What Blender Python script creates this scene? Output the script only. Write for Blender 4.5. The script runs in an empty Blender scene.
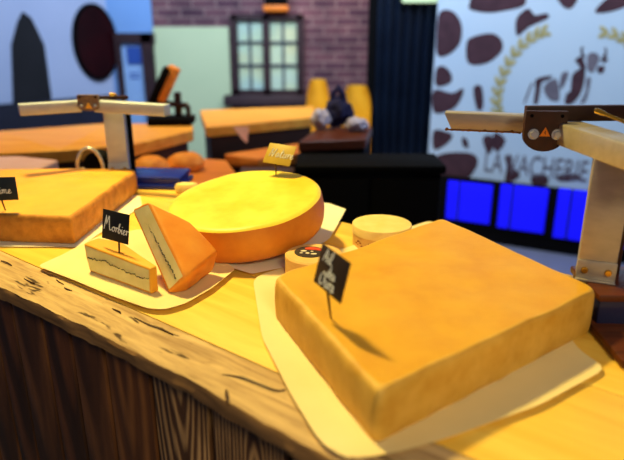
import bpy, bmesh, math, random
from mathutils import Vector, Matrix, Euler, noise
random.seed(7)
sc = bpy.context.scene
COL = sc.collection
R = math.radians
Z0 = 1.0                      # counter top above the floor
CAMZ = Z0 + 0.45
PITCH = R(19.0); FPX = 600.0

# ------------------------------------------------------------------ where a pixel of the 624x460 frame lies in the room
def ray(x, y):
    a = (x - 312) / FPX; b = (230 - y) / FPX
    return Vector((a, math.cos(PITCH) + b*math.sin(PITCH), -math.sin(PITCH) + b*math.cos(PITCH)))
CAM = Vector((0, 0, CAMZ))
def at(x, y, z=0.0):          # on the level z above the counter top
    r = ray(x, y); return CAM + r * ((Z0 + z - CAMZ) / r.z)
def atY(x, y, Y):             # at distance Y
    r = ray(x, y); return CAM + r * (Y / r.y)
def on(x, y, p, n):           # on the plane through p with normal n
    r = ray(x, y); return CAM + r * ((p - CAM).dot(n) / r.dot(n))

# ------------------------------------------------------------------ materials
def rgb(r, g, b):             # sRGB 0-255 to linear
    f = lambda c: (c/255/12.92) if c/255 <= 0.04045 else ((c/255 + 0.055)/1.055)**2.4
    return (f(r), f(g), f(b), 1)
def base_mat(name, col, rough=0.6, metal=0.0, spec=0.4, **kw):
    m = bpy.data.materials.new(name); m.use_nodes = True
    b = m.node_tree.nodes['Principled BSDF']
    b.inputs['Base Color'].default_value = col
    b.inputs['Roughness'].default_value = rough
    b.inputs['Metallic'].default_value = metal
    b.inputs['Specular IOR Level'].default_value = spec
    for k, v in kw.items(): b.inputs[k.replace('_', ' ')].default_value = v
    return m
def nd(m, t, **kw):
    n = m.node_tree.nodes.new(t)
    for k, v in kw.items(): setattr(n, k, v)
    return n
def lk(m, a, b): m.node_tree.links.new(a, b)
def ramp(m, fac, stops):
    r = nd(m, 'ShaderNodeValToRGB')
    e = r.color_ramp.elements
    while len(e) < len(stops): e.new(0.5)
    for el, (p, c) in zip(e, stops): el.position = p; el.color = c
    lk(m, fac, r.inputs['Fac']); return r
def coords(m, scale=(1, 1, 1), loc=(0, 0, 0), rot=(0, 0, 0)):
    tc = nd(m, 'ShaderNodeTexCoord'); mp = nd(m, 'ShaderNodeMapping')
    mp.inputs['Scale'].default_value = scale; mp.inputs['Location'].default_value = loc; mp.inputs['Rotation'].default_value = rot
    lk(m, tc.outputs['Object'], mp.inputs['Vector']); return mp.outputs['Vector']
def noise_n(m, vec, scale, detail=4, rough=0.55, dist=0.0):
    n = nd(m, 'ShaderNodeTexNoise')
    n.inputs['Scale'].default_value = scale; n.inputs['Detail'].default_value = detail
    n.inputs['Roughness'].default_value = rough; n.inputs['Distortion'].default_value = dist
    lk(m, vec, n.inputs['Vector']); return n.outputs['Fac']
def mixc(m, fac, a, b, mode='MIX'):
    n = nd(m, 'ShaderNodeMix', data_type='RGBA', blend_type=mode)
    if isinstance(fac, (int, float)): n.inputs[0].default_value = fac
    else: lk(m, fac, n.inputs[0])
    for i, v in ((6, a), (7, b)):
        if isinstance(v, tuple): n.inputs[i].default_value = v
        else: lk(m, v, n.inputs[i])
    return n.outputs[2]
def bump(m, h, strength=0.3, dist=0.002):
    b = nd(m, 'ShaderNodeBump'); b.inputs['Strength'].default_value = strength; b.inputs['Distance'].default_value = dist
    lk(m, h, b.inputs['Height']); lk(m, b.outputs['Normal'], m.node_tree.nodes['Principled BSDF'].inputs['Normal'])
def mottled(name, c1, c2, scale=20, rough=0.6, bmp=0.2, bscale=None, dist=0.001, metal=0.0, stretch=(1, 1, 1), **kw):
    m = base_mat(name, c1, rough, metal, **kw)
    v = coords(m, stretch)
    f = noise_n(m, v, scale)
    r = ramp(m, f, [(0.3, c1), (0.7, c2)])
    lk(m, r.outputs['Color'], m.node_tree.nodes['Principled BSDF'].inputs['Base Color'])
    if bmp: bump(m, noise_n(m, v, bscale or scale*4, 6, 0.65), bmp, dist)
    return m
def wood(name, dark, light, along='x', scale=14, rough=0.6, cracks=None, bmp=0.35):
    m = base_mat(name, light, rough)
    st = {'x': (0.09, 1, 1), 'y': (1, 0.09, 1), 'z': (1, 1, 0.09)}[along]
    v = coords(m, st)
    f = noise_n(m, v, scale*4, 6, 0.65, 0.6)
    r = ramp(m, f, [(0.32, dark), (0.68, light)])
    colr = r.outputs['Color']
    if cracks:
        st2 = {'x': (0.16, 1, 1), 'y': (1, 0.16, 1), 'z': (1, 1, 0.16)}[along]
        v2 = coords(m, st2, (0.37, 0.2, 0))
        c = noise_n(m, v2, cracks[0], 3, 0.6, 0.4)
        k = ramp(m, c, [(0.0, (0, 0, 0, 1)), (cracks[1], (0, 0, 0, 1)), (cracks[1] + 0.04, (1, 1, 1, 1))])
        colr = mixc(m, k.outputs['Color'], cracks[2], colr)
    lk(m, colr, m.node_tree.nodes['Principled BSDF'].inputs['Base Color'])
    bump(m, f, bmp, 0.002)
    return m
def emit(name, col, strength):
    m = base_mat(name, col, 0.5)
    b = m.node_tree.nodes['Principled BSDF']
    b.inputs['Emission Color'].default_value = col; b.inputs['Emission Strength'].default_value = strength
    return m

# ------------------------------------------------------------------ geometry helpers
def obj(name, bm, mats, parent=None, loc=None, rot=None, smooth=True):
    me = bpy.data.meshes.new(name); bmesh.ops.recalc_face_normals(bm, faces=bm.faces[:]); bm.to_mesh(me); bm.free()
    for m in (mats if isinstance(mats, (list, tuple)) else [mats]): me.materials.append(m)
    o = bpy.data.objects.new(name, me); COL.objects.link(o)
    if parent: o.parent = parent
    if loc is not None: o.location = loc
    if rot is not None: o.rotation_euler = rot
    if smooth:
        for p in me.polygons: p.use_smooth = True
        me.set_sharp_from_angle(angle=R(35))
    return o
def tag(o, label=None, cat=None, group=None, kind=None):
    for k, v in (('label', label), ('category', cat), ('group', group), ('kind', kind)):
        if v: o[k] = v
    return o
def thing(name, label, cat, loc=(0, 0, 0), rot=(0, 0, 0), group=None):
    o = bpy.data.objects.new(name, None); COL.objects.link(o); o.empty_display_size = 0.05
    o.location = loc; o.rotation_euler = rot
    return tag(o, label, cat, group)
def inv(o): return (Matrix.Translation(o.location) @ o.rotation_euler.to_matrix().to_4x4()).inverted()

def add_box(bm, c, s, rot=None, bev=0.0, seg=2, mat=0):
    t = bmesh.new(); bmesh.ops.create_cube(t, size=1.0)
    bmesh.ops.scale(t, vec=Vector(s), verts=t.verts)
    if bev: bmesh.ops.bevel(t, geom=t.edges[:], offset=bev, segments=seg, affect='EDGES', profile=0.5)
    M = Matrix.Translation(Vector(c)) @ (rot.to_4x4() if rot else Matrix.Identity(4))
    bmesh.ops.transform(t, matrix=M, verts=t.verts)
    merge(bm, t, mat)
def merge(bm, t, mat=0):
    vm = {v: bm.verts.new(v.co) for v in t.verts}
    for f in t.faces:
        try: g = bm.faces.new([vm[v] for v in f.verts]); g.material_index = mat + f.material_index
        except ValueError: pass
    t.free()
def box(c, s, bev=0.0, rot=None, seg=2):
    bm = bmesh.new(); add_box(bm, c, s, rot, bev, seg); return bm
def bar_between(a, b, w, h, bev=0.002, up=Vector((0, 0, 1)), bm=None):      # bar of width w, height h; a and b lie on its top middle line
    bm = bm or bmesh.new(); a = Vector(a); b = Vector(b); d = b - a; x = d.normalized(); y = up.cross(x).normalized(); z = x.cross(y)
    M = Matrix((x, y, z)).transposed()
    add_box(bm, (a + b)/2 - z*h/2, (d.length, w, h), M, bev); return bm
def cyl(bm, a, b, r, n=20, r2=None):
    a = Vector(a); b = Vector(b); d = b - a
    t = bmesh.new(); bmesh.ops.create_cone(t, cap_ends=True, segments=n, radius1=r, radius2=r if r2 is None else r2, depth=d.length)
    M = Matrix.Translation((a + b)/2) @ d.to_track_quat('Z', 'Y').to_matrix().to_4x4()
    bmesh.ops.transform(t, matrix=M, verts=t.verts); merge(bm, t); return bm
def tube(bm, pts, r, n=8, closed=False):
    pts = [Vector(p) for p in pts]; rings = []
    N = len(pts)
    for i, p in enumerate(pts):
        d = (pts[(i+1) % N] - pts[i-1]) if closed else (pts[min(i+1, N-1)] - pts[max(i-1, 0)])
        d.normalize(); u = d.orthogonal() if i == 0 else (rings_u - d*rings_u.dot(d))
        u.normalize(); rings_u = u; w = d.cross(u)
        rr = r[i] if isinstance(r, (list, tuple)) else r
        rings.append([bm.verts.new(p + (u*math.cos(2*math.pi*k/n) + w*math.sin(2*math.pi*k/n))*rr) for k in range(n)])
    for i in range(N if closed else N-1):
        A = rings[i]; B = rings[(i+1) % N]
        for k in range(n): bm.faces.new((A[k], A[(k+1) % n], B[(k+1) % n], B[k]))
    if not closed:
        bm.faces.new(rings[0][::-1]); bm.faces.new(rings[-1])
    return bm
def rounded(poly, r, seg=8):                       # outline with rounded corners (r per corner or one r)
    out = []; n = len(poly); P = [Vector(p[:2]) for p in poly]
    for i in range(n):
        p = P[i]; a = (P[i-1] - p).normalized(); b = (P[(i+1) % n] - p).normalized(); rr = r[i] if isinstance(r, (list, tuple)) else r
        for k in range(seg + 1):
            t = k/seg
            out.append(p + a*rr*(1-t)**2 + b*rr*t**2)
    return out
def densify(P, step):
    out = []
    for i in range(len(P)):
        a = P[i]; b = P[(i+1) % len(P)]; k = max(1, int((b-a).length/step))
        out += [a.lerp(b, j/k) for j in range(k)]
    return out
def pillow(outline, profile, rings=10, nz=0.0, nscale=20, seed=0.0, top_at=99):
    """closed block: outline swept through (inset, z) levels, capped by shrinking rings; material 0 sides, 1 top"""
    n = len(outline); c = sum((Vector(p) for p in outline), Vector((0, 0)))/n
    rad = sum((Vector(p)-c).length for p in outline)/n
    bm = bmesh.new(); L = []
    def ring(ins, z, damp=1.0):
        vs = []
        for p in outline:
            q = c + (Vector(p)-c)*(1 - ins/rad)
            co = Vector((q.x, q.y, z))
            if nz: co += Vector((noise.noise(co*nscale + Vector((seed, 0, 0))), noise.noise(co*nscale + Vector((0, seed, 5))), noise.noise(co*nscale*0.6 + Vector((seed, 9, 0)))))*nz*damp
            vs.append(bm.verts.new(co))
        return vs
    for k, (ins, z) in enumerate(profile): L.append((ring(ins, z, 0.3 if z < 0.003 else 1.0), 1 if k >= top_at else 0))
    ti, tz = profile[-1]
    for k in range(1, rings): L.append((ring(ti + (rad-ti)*k/rings, tz), 1))
    for (A, _), (B, mi) in zip(L, L[1:]):
        for k in range(n): bm.faces.new((A[k], A[(k+1) % n], B[(k+1) % n], B[k])).material_index = mi
    top = bm.verts.new((c.x, c.y, tz + nz*0.3)); A = L[-1][0]
    for k in range(n): bm.faces.new((A[k], A[(k+1) % n], top)).material_index = 1
    bm.faces.new(L[0][0][::-1])
    return bm
def split_mats(bm, k):                              # copy of bm keeping only faces of material k
    c = bm.copy(); bmesh.ops.delete(c, geom=[f for f in c.faces if f.material_index != k], context='FACES')
    for f in c.faces: f.material_index = 0
    return c
def flat_poly(pts, thick=0.002, nrm=None):          # thin solid from 3D coplanar points
    bm = bmesh.new(); vs = [bm.verts.new(p) for p in pts]; f = bm.faces.new(vs); f.normal_update()
    n = nrm or f.normal.copy(); bmesh.ops.triangulate(bm, faces=[f])
    g = bmesh.ops.extrude_face_region(bm, geom=bm.faces[:]); bmesh.ops.translate(bm, vec=n*thick, verts=[v for v in g['geom'] if isinstance(v, bmesh.types.BMVert)])
    return bm
def sheet(px, z=0.001, step=0.012, rise=None, wob=0.0012, thick=0.0005, rad=0.006, seed=0.0):
    """a loose paper sheet lying on the counter; px its outline in the photo, rise(p) lifts the edges"""
    P = [at(x, y, z) for x, y in px]
    out = densify(rounded(P, rad, 3), step); c = sum(out, Vector((0, 0)))/len(out)
    bm = bmesh.new(); L = []
    K = 14
    for k in range(K):
        ring = []
        for p in out:
            q = c.lerp(p, 1 - k/K); d = k/K
            hgt = Z0 + z + (noise.noise(Vector((q.x*9 + seed, q.y*9, 0)))+0.6)*wob
            if rise: hgt += rise(q, 1-k/K)
            ring.append(bm.verts.new((q.x, q.y, hgt)))
        L.append(ring)
    n = len(out)
    for A, B in zip(L, L[1:]):
        for k in range(n): bm.faces.new((A[k], A[(k+1) % n], B[(k+1) % n], B[k]))
    t = bm.verts.new((c.x, c.y, Z0+z+wob*0.6)); A = L[-1]
    for k in range(n): bm.faces.new((A[k], A[(k+1) % n], t))
    g = bmesh.ops.extrude_face_region(bm, geom=bm.faces[:]); bmesh.ops.translate(bm, vec=(0, 0, -thick), verts=[v for v in g['geom'] if isinstance(v, bmesh.types.BMVert)])
    return bm

# ------------------------------------------------------------------ handwriting: strokes per letter in a box 1 high (x-height 0.5)
ST = {
 'M': (0.85, [[(0, -.05), (.1, 1), (.2, .35), (.38, 1), (.48, .5), (.62, 0), (.75, .05)]]),
 'N': (0.75, [[(0, 0), (.1, 1), (.22, .5), (.38, 0), (.46, .5), (.55, 1)]]),
 'A': (0.7, [[(0, 0), (.28, 1), (.52, 0)], [(.08, .38), (.5, .4)]]),
 'O': (0.75, [[(.35, 1), (.08, .75), (.03, .35), (.2, 0), (.48, .1), (.6, .5), (.5, .9), (.35, 1)]]),
 'o': (0.5, [[(.25, .5), (.05, .35), (.05, .1), (.22, 0), (.38, .15), (.36, .4), (.25, .5), (.5, .42)]]),
 'r': (0.4, [[(0, .4), (.1, .5), (.12, 0), (.14, .3), (.28, .5), (.38, .42)]]),
 'b': (0.5, [[(0, .1), (.15, .6), (.22, 1), (.12, .9), (.08, .3), (.12, 0), (.3, .05), (.36, .3), (.2, .42), (.5, .35)]]),
 'i': (0.26, [[(0, .2), (.08, .5), (.08, .1), (.15, 0), (.26, .12)], [(.1, .72), (.11, .76)]]),
 'e': (0.42, [[(0, .1), (.2, .25), (.28, .42), (.17, .5), (.06, .3), (.12, .04), (.25, 0), (.42, .15)]]),
 'a': (0.5, [[(.32, .42), (.18, .5), (.04, .28), (.1, .02), (.25, .08), (.34, .45), (.34, .08), (.5, .1)]]),
 't': (0.4, [[(.05, .2), (.16, .95), (.12, .2), (.2, 0), (.38, .12)], [(.0, .6), (.36, .66)]]),
 'u': (0.5, [[(0, .4), (.06, .5), (.06, .12), (.16, 0), (.3, .1), (.34, .5), (.34, .1), (.5, .1)]]),
 'l': (0.3, [[(0, .1), (.16, .6), (.16, 1), (.08, .9), (.08, .2), (.16, 0), (.3, .12)]]),
 'd': (0.5, [[(.3, .42), (.16, .5), (.03, .28), (.1, 0), (.26, .1), (.36, 1), (.34, .1), (.5, .1)]]),
 's': (0.4, [[(0, .1), (.18, .5), (.26, .25), (.22, .02), (.06, .02), (.4, .12)]]),
 'm': (0.7, [[(0, .4), (.08, .5), (.08, 0), (.14, .4), (.24, .5), (.28, 0), (.34, .4), (.46, .5), (.5, .1), (.58, 0), (.7, .12)]]),
}
def smooth_pts(P, k=3):
    P = [Vector((p[0], p[1], 0)) for p in P]
    if len(P) < 3: return P
    out = []
    for i in range(len(P)-1):
        p0, p1, p2, p3 = P[max(i-1, 0)], P[i], P[i+1], P[min(i+2, len(P)-1)]
        for j in range(k):
            t = j/k
            out.append(0.5*((2*p1) + (p2-p0)*t + (2*p0-5*p1+4*p2-p3)*t*t + (3*p1-p0-3*p2+p3)*t**3))
    return out + [P[-1]]
def write(bm, text, x, z, size, r, slope=0.0, y=-0.0012, slant=0.12):
    for ch in text:
        if ch == ' ': x += size*0.3; continue
        w, strokes = ST[ch]
        for s in strokes:
            pts = [Vector((x + (p.x + p.y*slant)*size, y, z + p.y*size + (x + p.x*size)*slope)) for p in smooth_pts(s)]
            tube(bm, pts, r, 5)
        x += w*size
    return x

# ------------------------------------------------------------------ colours
M = {}
M['honey'] = wood('counter_plank_wood', rgb(238, 184, 62), rgb(250, 208, 92), 'x', 7, 0.5, None, 0.2)
M['weathered'] = wood('weathered_board_wood', rgb(158, 124, 84), rgb(220, 186, 132), 'x', 16, 0.8, (46, 0.355, rgb(74, 50, 28)), 0.9)
M['face_wood'] = wood('board_face_wood', rgb(104, 72, 42), rgb(166, 122, 72), 'x', 14, 0.8, (40, 0.34, rgb(58, 38, 22)), 0.8)
M['paper'] = mottled('parchment_paper', rgb(232, 210, 150), rgb(242, 222, 168), 6, 0.55, 0.15, 40, 0.0006)
M['white_paper'] = mottled('white_paper', rgb(240, 232, 205), rgb(248, 240, 214), 6, 0.6, 0.1)
M['rind_big'] = mottled('orange_rind', rgb(214, 152, 14), rgb(226, 170, 30), 14, 0.55, 0.35, 160, 0.0008)
M['rind_side'] = mottled('ochre_rind_side', rgb(206, 152, 48), rgb(230, 182, 80), 26, 0.6, 0.5, 120, 0.001)
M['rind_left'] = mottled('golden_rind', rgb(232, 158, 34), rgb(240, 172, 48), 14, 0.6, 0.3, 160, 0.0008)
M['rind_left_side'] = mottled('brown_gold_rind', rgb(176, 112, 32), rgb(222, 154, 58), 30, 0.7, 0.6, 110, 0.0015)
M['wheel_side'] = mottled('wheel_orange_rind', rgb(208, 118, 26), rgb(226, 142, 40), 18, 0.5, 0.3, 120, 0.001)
M['wheel_top_lit'] = mottled('wheel_lit_yellow', rgb(246, 194, 2), rgb(255, 232, 84), 11, 0.42, 0.3, 70, 0.001)  # same rind as the side; spot-lit yellow put into the colour, pale patches worn
M['morbier_rind'] = mottled('soft_orange_rind', rgb(226, 132, 28), rgb(238, 156, 50), 22, 0.5, 0.3, 140, 0.001)
M['paste'] = mottled('ivory_paste', rgb(226, 208, 140), rgb(238, 222, 162), 30, 0.5, 0.25, 150, 0.0006, Subsurface_Weight=0.15, Subsurface_Scale=0.01)
M['ash'] = mottled('grey_ash', rgb(52, 52, 46), rgb(96, 92, 74), 200, 0.9, 0.3)
M['slate'] = mottled('black_slate', rgb(16, 16, 18), rgb(26, 25, 26), 40, 0.55, 0.1)
M['slate_blue'] = mottled('blue_black_slate', rgb(20, 30, 42), rgb(26, 38, 52), 40, 0.5, 0.1)
M['slate_brown'] = mottled('brown_black_slate', rgb(34, 20, 16), rgb(44, 26, 20), 40, 0.55, 0.1)
M['chalk'] = mottled('white_chalk', rgb(225, 225, 220), rgb(240, 240, 235), 200, 0.9, 0)
M['gold_card'] = mottled('gold_card', rgb(178, 146, 36), rgb(190, 156, 46), 30, 0.5, 0.05)
M['pin'] = mottled('dark_pin', rgb(60, 34, 18), rgb(76, 44, 22), 60, 0.5, 0.1)
M['box_wood'] = mottled('thin_box_wood', rgb(220, 172, 96), rgb(236, 192, 116), 30, 0.6, 0.2, 90, 0.0008, stretch=(1, 1, 4))
M['box_top'] = mottled('cream_lid', rgb(238, 206, 118), rgb(246, 220, 144), 30, 0.55, 0.1)
M['ink_brown'] = base_mat('brown_print', rgb(150, 84, 40), 0.7)
M['ink_black'] = base_mat('black_print', rgb(40, 26, 20), 0.7)
M['ink_red'] = base_mat('red_print', rgb(206, 66, 22), 0.6)
M['ink_white'] = base_mat('white_print', rgb(238, 226, 200), 0.6)
M['steel'] = mottled('brushed_steel', rgb(176, 166, 156), rgb(192, 182, 172), 60, 0.42, 0.15, 200, 0.0004, 0.5, (0.2, 1, 1))
M['steel_pale'] = mottled('pale_brushed_steel', rgb(184, 194, 212), rgb(200, 208, 224), 60, 0.5, 0.15, 200, 0.0004, 0.3, (0.2, 1, 1))
M['chrome'] = base_mat('chrome', rgb(226, 226, 226), 0.2, 0.7)
M['brown_metal'] = mottled('dark_brown_metal', rgb(46, 22, 12), rgb(62, 30, 16), 50, 0.45, 0.2, 200, 0.0005)
M['grey_metal'] = mottled('speckled_grey_metal', rgb(98, 84, 76), rgb(138, 120, 104), 180, 0.5, 0.3, 300, 0.0006)
M['warn'] = base_mat('orange_warning', rgb(226, 126, 20), 0.5)
M['warn_yellow'] = base_mat('yellow_warning', rgb(244, 196, 70), 0.5)
M['brass'] = base_mat('brass', rgb(212, 164, 66), 0.25, 0.9)
M['mach_wood'] = wood('dark_red_wood', rgb(62, 26, 10), rgb(104, 48, 20), 'x', 14, 0.4)
M['blue_side'] = mottled('blue_enamel', rgb(10, 26, 120), rgb(18, 38, 150), 8, 0.3, 0)
M['navy_side'] = mottled('navy_enamel', rgb(22, 26, 62), rgb(32, 36, 80), 8, 0.3, 0)
M['gum'] = mottled('burnt_crust', rgb(92, 56, 20), rgb(150, 98, 36), 90, 0.7, 0.5)
M['black'] = mottled('black_paint', rgb(4, 4, 5), rgb(7, 6, 8), 20, 0.85, 0, spec=0.1)
M['dark_brown'] = mottled('dark_brown_panel', rgb(34, 16, 10), rgb(50, 24, 14), 6, 0.6, 0.1)
M['violet_brown'] = mottled('violet_brown_panel', rgb(58, 40, 44), rgb(72, 50, 52), 6, 0.6, 0.1)
M['bench_wood'] = wood('lit_bench_wood', rgb(220, 140, 40), rgb(246, 182, 70), 'x', 5, 0.55)
M['bench_orange'] = wood('orange_bench_wood', rgb(196, 104, 34), rgb(226, 138, 54), 'x', 5, 0.55)
M['pale_pink'] = mottled('pale_pink_laminate', rgb(226, 176, 158), rgb(236, 192, 176), 6, 0.5, 0)
M['loaf'] = mottled('orange_crust_and_glow', rgb(214, 120, 34), rgb(238, 156, 58), 30, 0.6, 0.4, 60, 0.003)
M['wall_white'] = mottled('cool_white_plaster', rgb(176, 190, 222), rgb(188, 200, 230), 1.5, 0.9, 0.05)
M['wall_blue'] = mottled('blue_plaster', rgb(130, 176, 236), rgb(140, 184, 240), 1.5, 0.9, 0.05)
M['mural'] = mottled('mural_pale_blue', rgb(184, 206, 226), rgb(196, 214, 230), 1.2, 0.8, 0)
M['cow_dark'] = mottled('mural_dark_brown', rgb(58, 32, 42), rgb(76, 46, 56), 14, 0.8, 0)
M['cow_grey'] = mottled('mural_grey', rgb(92, 86, 100), rgb(116, 110, 122), 20, 0.8, 0)
M['wheat'] = mottled('mural_wheat', rgb(150, 142, 92), rgb(196, 184, 128), 40, 0.8, 0)
M['black_plinth'] = mottled('black_metal', rgb(4, 3, 5), rgb(6, 5, 8), 10, 0.85, 0, spec=0.1)
M['blue_glow'] = emit('blue_lit_glass', (0.004, 0.003, 0.82, 1), 0.9)
M['mint'] = mottled('mint_board', rgb(206, 222, 176), rgb(214, 228, 182), 2, 0.8, 0)
M['frame_dark'] = mottled('dark_window_frame', rgb(46, 26, 30), rgb(58, 34, 38), 10, 0.6, 0.1)
M['floor'] = mottled('grey_floor', rgb(112, 118, 136), rgb(128, 134, 150), 3, 0.5, 0.05)
M['ceiling'] = mottled('dark_ceiling', rgb(70, 66, 70), rgb(80, 76, 80), 3, 0.9, 0)
M['navy'] = mottled('navy_cloth', rgb(16, 18, 52), rgb(32, 34, 82), 14, 0.9, 0.3, 40, 0.01)
M['white_cloth'] = mottled('pale_cloth', rgb(150, 148, 176), rgb(190, 186, 206), 10, 0.9, 0.3, 40, 0.01)
M['yellow_chair'] = mottled('yellow_plastic', rgb(238, 168, 26), rgb(248, 184, 44), 6, 0.5, 0)
M['oval_dark'] = mottled('dark_oval_glass', rgb(22, 4, 8), rgb(48, 8, 14), 3, 0.25, 0)
M['niche'] = mottled('niche_black', rgb(18, 18, 24), rgb(26, 26, 32), 5, 0.8, 0)
M['door_pale'] = mottled('pale_blue_door', rgb(150, 188, 238), rgb(162, 198, 242), 3, 0.6, 0)
M['sign_blue'] = base_mat('blue_sign', rgb(44, 84, 170), 0.6)
M['lamp_glow'] = emit('amber_lamp', rgb(220, 120, 30), 0.35)
M['tube_glow'] = emit('pale_green_tube', rgb(190, 214, 170), 0.7)
def ribbed():
    m = mottled('dark_blue_sheet_metal', rgb(16, 26, 44), rgb(24, 38, 60), 4, 0.32, 0, metal=0.4); return m
M['ribbed'] = ribbed()
def brick():
    m = base_mat('brick', rgb(120, 86, 92), 0.9)
    v = coords(m, (1, 1, 1), rot=(R(-90), 0, 0))
    b = nd(m, 'ShaderNodeTexBrick')
    b.inputs['Color1'].default_value = rgb(122, 84, 92); b.inputs['Color2'].default_value = rgb(92, 62, 76); b.inputs['Mortar'].default_value = rgb(150, 122, 120)
    b.inputs['Scale'].default_value = 1.0; b.inputs['Brick Width'].default_value = 0.21; b.inputs['Row Height'].default_value = 0.075; b.inputs['Mortar Size'].default_value = 0.008
    lk(m, v, b.inputs['Vector'])
    n = noise_n(m, coords(m), 5, 5)
    r = ramp(m, n, [(0.3, (0.55, 0.55, 0.6, 1)), (0.7, (1.25, 1.2, 1.15, 1))])
    lk(m, mixc(m, 1.0, b.outputs['Color'], r.outputs['Color'], 'MULTIPLY'), m.node_tree.nodes['Principled BSDF'].inputs['Base Color'])
    bump(m, b.outputs['Fac'], 0.4, -0.004); return m
M['brick'] = brick()
def front_plank(seed, dark, light, ring, contrast):
    m = base_mat('front_plank_wood', light, 0.65)
    v = coords(m, (1.0, 1.0, 0.11), (0.006*(seed % 7) - 0.018, 0.012, -0.036 - 0.012*(seed % 4)))
    w = nd(m, 'ShaderNodeTexWave', wave_type='RINGS', rings_direction='SPHERICAL')
    w.inputs['Scale'].default_value = ring; w.inputs['Distortion'].default_value = 6.0; w.inputs['Detail'].default_value = 2.5; w.inputs['Detail Scale'].default_value = 0.8
    lk(m, v, w.inputs['Vector'])
    n = noise_n(m, coords(m, (1, 1, 0.2), (seed, 0, 0)), 22, 4)
    g = ramp(m, w.outputs['Fac'], [(0.25, dark), (0.25 + contrast, light)])
    k = ramp(m, n, [(0.35, (0.3, 0.26, 0.24, 1)), (0.62, (1, 1, 1, 1))])
    lk(m, mixc(m, 0.75, g.outputs['Color'], k.outputs['Color'], 'MULTIPLY'), m.node_tree.nodes['Principled BSDF'].inputs['Base Color'])
    bump(m, w.outputs['Fac'], 0.6, 0.002); return m

# ------------------------------------------------------------------ the serving counter
ANG = R(-37.5)
U = Vector((math.cos(ANG), math.sin(ANG), 0)); V = Vector((-math.sin(ANG), math.cos(ANG), 0))
T0 = 0.446                                           # front edge
org = Vector((0, 0, Z0))
cnt = thing('serving_counter', 'long rustic wooden counter with weathered front board holding all the cheeses', 'counter', tuple(V*T0 + Vector((0, 0, 0))), (0, 0, ANG))
S0, S1 = -1.78, 1.5
DEP = 0.685; SEAM = 0.088
def front_wave(s): return 0.006*math.sin(s*7.3 + 0.6) + 0.004*noise.noise(Vector((s*9, 1.3, 0))) + 0.0012*noise.noise(Vector((s*38, 4.3, 0)))
# weathered front board: live edge, dents and chips
bm = bmesh.new(); NS = 420; cols = []
prof = [(0.006, -0.028, 1), (0.001, -0.026, 1), (-0.001, -0.016, 1), (0.0, -0.006, 1), (0.002, -0.0015, 0), (0.008, 0.0, 0), (0.02, 0.0, 0), (0.034, 0.0, 0), (0.05, 0.0, 0), (0.066, 0.0, 0), (0.08, 0.0, 0), (SEAM, -0.001, 0)]
for i in range(NS + 1):
    s = S0 + (S1-S0)*i/NS; r_ = []
    for t, z, mi in prof:
        k = max(0, 1 - t/0.06); p = Vector((s, t, z))
        tt = t + front_wave(s)*k
        if t < 0.006: tt += 0.0035*noise.noise(Vector((s*22, z*80, 2)))
        zz = Z0 + z + (0.0012*noise.noise(Vector((s*16, t*40, 7))) - 0.0016*max(0, noise.noise(Vector((s*30, t*130, 3)))-0.25)*4 if t < SEAM else 0)
        r_.append(bm.verts.new((s, tt, zz)))
    r_.append(bm.verts.new((s, SEAM, Z0 - 0.026)))
    cols.append(r_)
np_ = len(prof) + 1
for A, B in zip(cols, cols[1:]):
    for k in range(np_):
        f = bm.faces.new((A[k], A[(k+1) % np_], B[(k+1) % np_], B[k])); f.material_index = 1 if (k < 4 or k >= np_-2) else 0
bm.faces.new(cols[0]); bm.faces.new(cols[-1][::-1])
o = obj('front_board', bm, [M['weathered'], M['face_wood']], cnt); o['label'] = 'weathered grey-brown front board full of cracks'
# smooth honey planks behind
bm = bmesh.new(); t = SEAM + 0.0015
for w in (0.225, 0.225, DEP - SEAM - 0.45 - 0.0065):
    add_box(bm, ((S0+S1)/2, t + w/2, Z0 - 0.013), (S1-S0, w, 0.026), None, 0.0015); t += w + 0.0015
obj('top_planks', bm, M['honey'], cnt)
# upright planks
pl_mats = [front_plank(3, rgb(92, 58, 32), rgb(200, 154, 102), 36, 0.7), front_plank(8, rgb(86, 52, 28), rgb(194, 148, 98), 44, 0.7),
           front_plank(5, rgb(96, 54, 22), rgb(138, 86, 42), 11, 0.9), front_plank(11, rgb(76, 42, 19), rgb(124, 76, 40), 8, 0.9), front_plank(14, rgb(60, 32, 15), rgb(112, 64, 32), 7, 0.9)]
seams = [-0.318, -0.202, -0.125, -0.05]
def s_of(px, py, z):                                 # counter coordinate s of a pixel on the plank plane
    n = V; p0 = V*(T0 + 0.03); q = on(px, py, p0 + Vector((0, 0, Z0)), n); return q.dot(U)
edges = sorted([s_of(152, 392, -.05), s_of(211, 425, -.05), s_of(289, 458, -.05), s_of(105, 360, -.05)])
w0 = edges[1]-edges[0]
while edges[0] > S0 + 0.12: edges.insert(0, edges[0] - random.uniform(0.085, 0.125))
while edges[-1] < S1 - 0.12: edges.append(edges[-1] + random.uniform(0.085, 0.125))
i_light = edges.index(sorted(edges, key=lambda e: abs(e - s_of(152, 392, -.05)))[0])
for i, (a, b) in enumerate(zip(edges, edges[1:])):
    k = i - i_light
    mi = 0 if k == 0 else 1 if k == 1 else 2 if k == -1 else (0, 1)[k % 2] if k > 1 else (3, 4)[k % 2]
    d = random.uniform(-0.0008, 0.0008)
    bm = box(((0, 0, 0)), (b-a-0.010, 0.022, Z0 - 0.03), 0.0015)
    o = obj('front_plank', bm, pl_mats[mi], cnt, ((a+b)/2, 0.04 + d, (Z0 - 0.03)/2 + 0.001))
bm = box(((S0+S1)/2, 0.105, Z0/2 - 0.03), (S1-S0, 0.05, Z0 - 0.08)); add_box(bm, ((S0+S1)/2, DEP - 0.06, Z0/2 - 0.03), (S1-S0, 0.04, Z0 - 0.08))
obj('inner_frame', bm, M['black'], cnt)
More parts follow.
